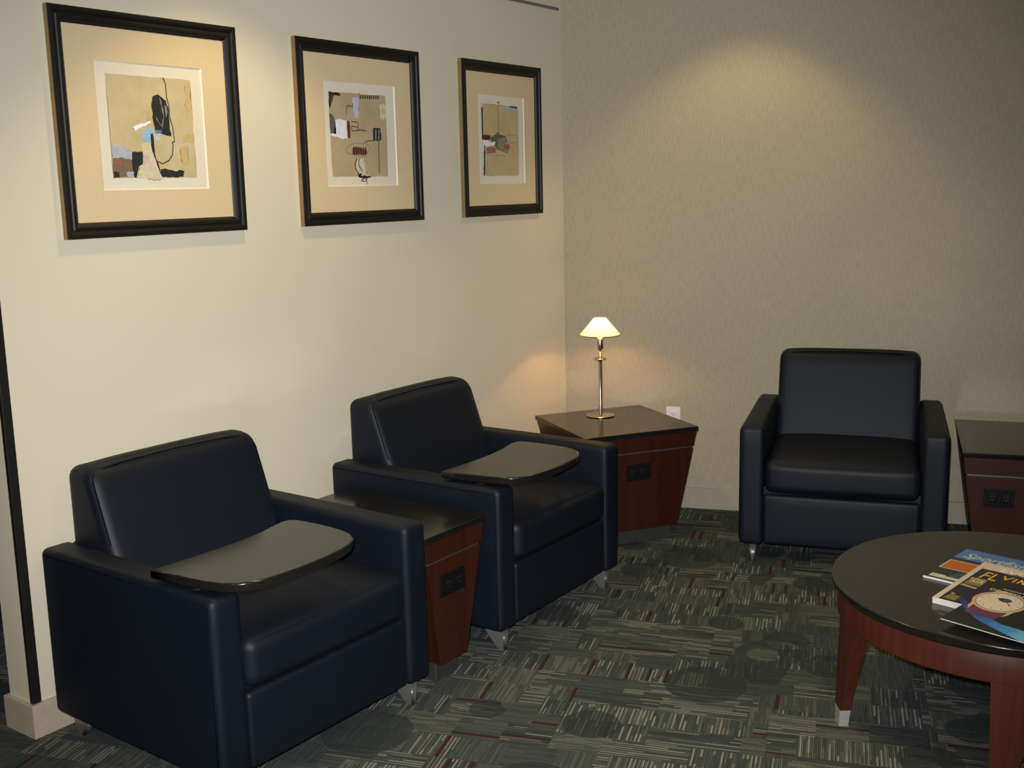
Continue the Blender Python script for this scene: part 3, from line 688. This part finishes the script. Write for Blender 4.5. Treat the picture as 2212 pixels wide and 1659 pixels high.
def circle(cx, cy, r, ry=None, n=40):
    ry = ry or r
    return [(cx+r*math.cos(2*math.pi*i/n), cy+ry*math.sin(2*math.pi*i/n)) for i in range(n)]
def ringpoly(cx, cy, r0, r1, k0=0, k1=40, n=40, ry=1):
    P = []
    for i in range(k0, k1):
        a, b = 2*math.pi*i/n, 2*math.pi*(i+1)/n
        P.append([(cx+r*math.cos(t_), cy+ry*r*math.sin(t_)) for r, t_ in ((r0, a), (r1, a), (r1, b), (r0, b))])
    return P
def word(name, txt, par, x, y, z, size, mi, sx=1.0, shear=0.0, lift=.0003):
    cu = bpy.data.curves.new(name, 'FONT'); cu.body = txt; cu.size = size; cu.extrude = .0001; cu.shear = shear; cu.resolution_u = 3
    tmp = bpy.data.objects.new(name, cu); COL.objects.link(tmp)
    bpy.context.view_layer.update()
    me = bpy.data.meshes.new_from_object(tmp.evaluated_get(bpy.context.evaluated_depsgraph_get()))
    bpy.data.objects.remove(tmp)
    me.name = name; me.materials.clear(); me.materials.append(MG[mi])
    o = bpy.data.objects.new(name, me); COL.objects.link(o); o.parent = par
    o.location = (x, y, z+lift); o.scale = (sx, 1, 1)
    return o
def to_local(o, ang):
    c, s = math.cos(ang), math.sin(ang)
    return lambda X, Y: ((X-o[0])*c+(Y-o[1])*s, -(X-o[0])*s+(Y-o[1])*c)
# A: the fishing magazine, lowest and farthest back
angA = R(-9.5); oA = (2.143, -1.408, RH+.0006)
A_, cA, th, bz = magazine('magazine with a blue title band, farthest back and lowest in the pile', oA, angA, .215, .312, .0075, 0, 'dark', .0)
L = to_local(oA, angA)
decal('title_band', cA, th, bz, 'blue', [[(0, .212), (.215, .212), (.215, .312), (0, .312)]])
word('title', 'Sportfish', cA, .016, .232, th, .066, 'cream', .80, .35)
decal('photo_border', cA, th, bz, 'cream', [[(.003, .098), (.215, .098), (.215, .186), (.003, .186)]])
decal('photo', cA, th, bz, 'orange', [[(.007, .102), (.215, .102), (.215, .181), (.007, .181)]], .0003)
decal('photo_dark', cA, th, bz, 'teal', [[(.05, .03), (.14, .03), (.15, .09), (.08, .09)]], .0003)
decal('label_strip', cA, th, bz, 'cream', [[(.012, .010), (.095, .010), (.095, .038), (.012, .038)]])
decal('barcode', cA, th, bz, 'ring', [[(.015+i*.0035, .02), (.017+i*.0035, .02), (.017+i*.0035, .033), (.015+i*.0035, .033)] for i in range(6)], .0003)
# B: thick pale magazine
angB = R(-11); oB = (2.220, -1.600, RH+.0006)
tB = R(1.6)
B_, cB, th, bz = magazine('thick pale-covered magazine with wide page block, under the yellow-titled one', oB, angB, .225, .335, .0175, 0, 'pale')
B_.rotation_euler = (R(2.6), 0, angB)
decal('plum_patch', cB, th, bz, 'purple', [[(.055, .262), (.225, .262), (.225, .292), (.12, .292)]])  # plum patch across the upper part of the cover
word('title', 'EVOLU', cB, .062, .286, th, .046, 'white', .95)
# C: yellow title
angC = R(-11); oC = (2.2395, -1.6135, RH+.0187)
C_, cC, th, bz = magazine('magazine with a big yellow title on black, third up in the pile', oC, angC, .215, .278, .0045, 0, 'dark')
C_.rotation_euler = (R(2.6), 0, angC)
decal('top_line', cC, th, bz, 'purple', [[(0, .270), (.215, .270), (.215, .278), (0, .278)]])
word('title', 'FLYING', cC, .016, .2035, th, .080, 'yellow', .66, .12)
decal('olive_panel', cC, th, bz, 'olive', [[(.006, .140), (.052, .140), (.052, .196), (.006, .196)]])
word('cover_line', 'KING', cC, .006, .182, th, .022, 'cream', .8, 0, .0005)
word('cover_line', 'AIR', cC, .012, .160, th, .030, 'cream', .85, 0, .0005)
decal('pale_bar', cC, th, bz, 'ring', [[(.003, .124), (.05, .117), (.05, .131), (.003, .137)]])
decal('small_photo', cC, th, bz, 'olive', [[(.006, .012), (.04, .008), (.042, .045), (.012, .048)]])
word('cover_line', '+', cC, .008, .045, th, .026, 'cream', 1, 0, .0005)
# D: watch advertisement
angD = R(-14); oD = (2.280, -1.752, RH+.0180)
D_, cD, th, bz = magazine('magazine with a gold wristwatch on its black and blue cover, topmost in the pile', oD, angD, .26, .345, .0035, 0, 'dark')
D_.rotation_euler = (R(2.75), 0, angD)
L0 = to_local(oD, angD); L = lambda X, Y: L0(X-.006, Y+.025)
wc_ = L(2.396, -1.607)
swl = [L(*p) for p in ((2.296, -1.634), (2.326, -1.691), (2.368, -1.745), (2.443, -1.800), (2.50, -1.836), (2.55, -1.85))]
swu = [L(*p) for p in ((2.300, -1.612), (2.330, -1.650), (2.372, -1.700), (2.428, -1.748), (2.49, -1.765), (2.55, -1.765))]
decal('nebula', cD, th, bz, 'glow', [[swl[i], swl[i+1], swu[i+1], swu[i]] for i in range(5)])
cx, cy_ = wc_
rw = .069
decal('strap', cD, th, bz, 'purple', [[(cx-.045, cy_-.03), (cx+.045, cy_-.03), (cx+.040, cy_-.115), (cx-.040, cy_-.115)]], .0002)
for lug in ([(cx-.058, cy_-.03), (cx-.046, cy_-.05), (cx-.044, cy_-.088), (cx-.054, cy_-.070)], [(cx+.058, cy_-.03), (cx+.046, cy_-.05), (cx+.044, cy_-.088), (cx+.054, cy_-.070)],
      [(cx-.05, cy_+.05), (cx-.03, cy_+.06), (cx+.0, cy_+.078), (cx-.03, cy_+.078)]):
    decal('case_lug', cD, th, bz, 'gold', [lug], .0003)
decal('watch_case', cD, th, bz, 'gold', [circle(cx, cy_, rw, rw*1.05)], .0004)
decal('bezel', cD, th, bz, 'ring', [circle(cx, cy_, rw*.90, rw*.95)], .0005)
decal('dial', cD, th, bz, 'dial', [circle(cx, cy_, rw*.83, rw*.87)], .0006)
decal('subdial', cD, th, bz, 'pale', ringpoly(cx-.006, cy_-.026, .014, .016)+ringpoly(cx+.01, cy_-.004, .030, .031), .0007)
tk = []
for i in range(12):
    a = 2*math.pi*i/12; c_, s_ = math.cos(a), math.sin(a)
    p = [(cx+(r*c_-q*s_), cy_+(r*s_+q*c_)) for r, q in ((rw*.66, -.002), (rw*.76, -.0012), (rw*.76, .0012), (rw*.66, .002))]
    tk.append(p)
decal('hour_marks', cD, th, bz, 'ring', tk, .0007)
decal('movement', cD, th, bz, 'navyi', [circle(cx+.006, cy_+.020, .017, .014, 24), [(cx-.02, cy_+.022), (cx+.0, cy_+.030), (cx+.0, cy_+.012)], [(cx+.005, cy_+.02), (cx+.03, cy_-.01), (cx+.033, cy_-.007)]], .0008)
word('headline', 'DE BETHUNE', cD, *[v for v in L0(2.345, -1.504)], th, .021, 'cream', 1.15)
word('headline_small', 'INNOVATION', cD, *[v for v in L0(2.378, -1.488)], th, .012, 'cream', 1.1)
for m_ in (A_, B_, C_, D_): del m_['_th']
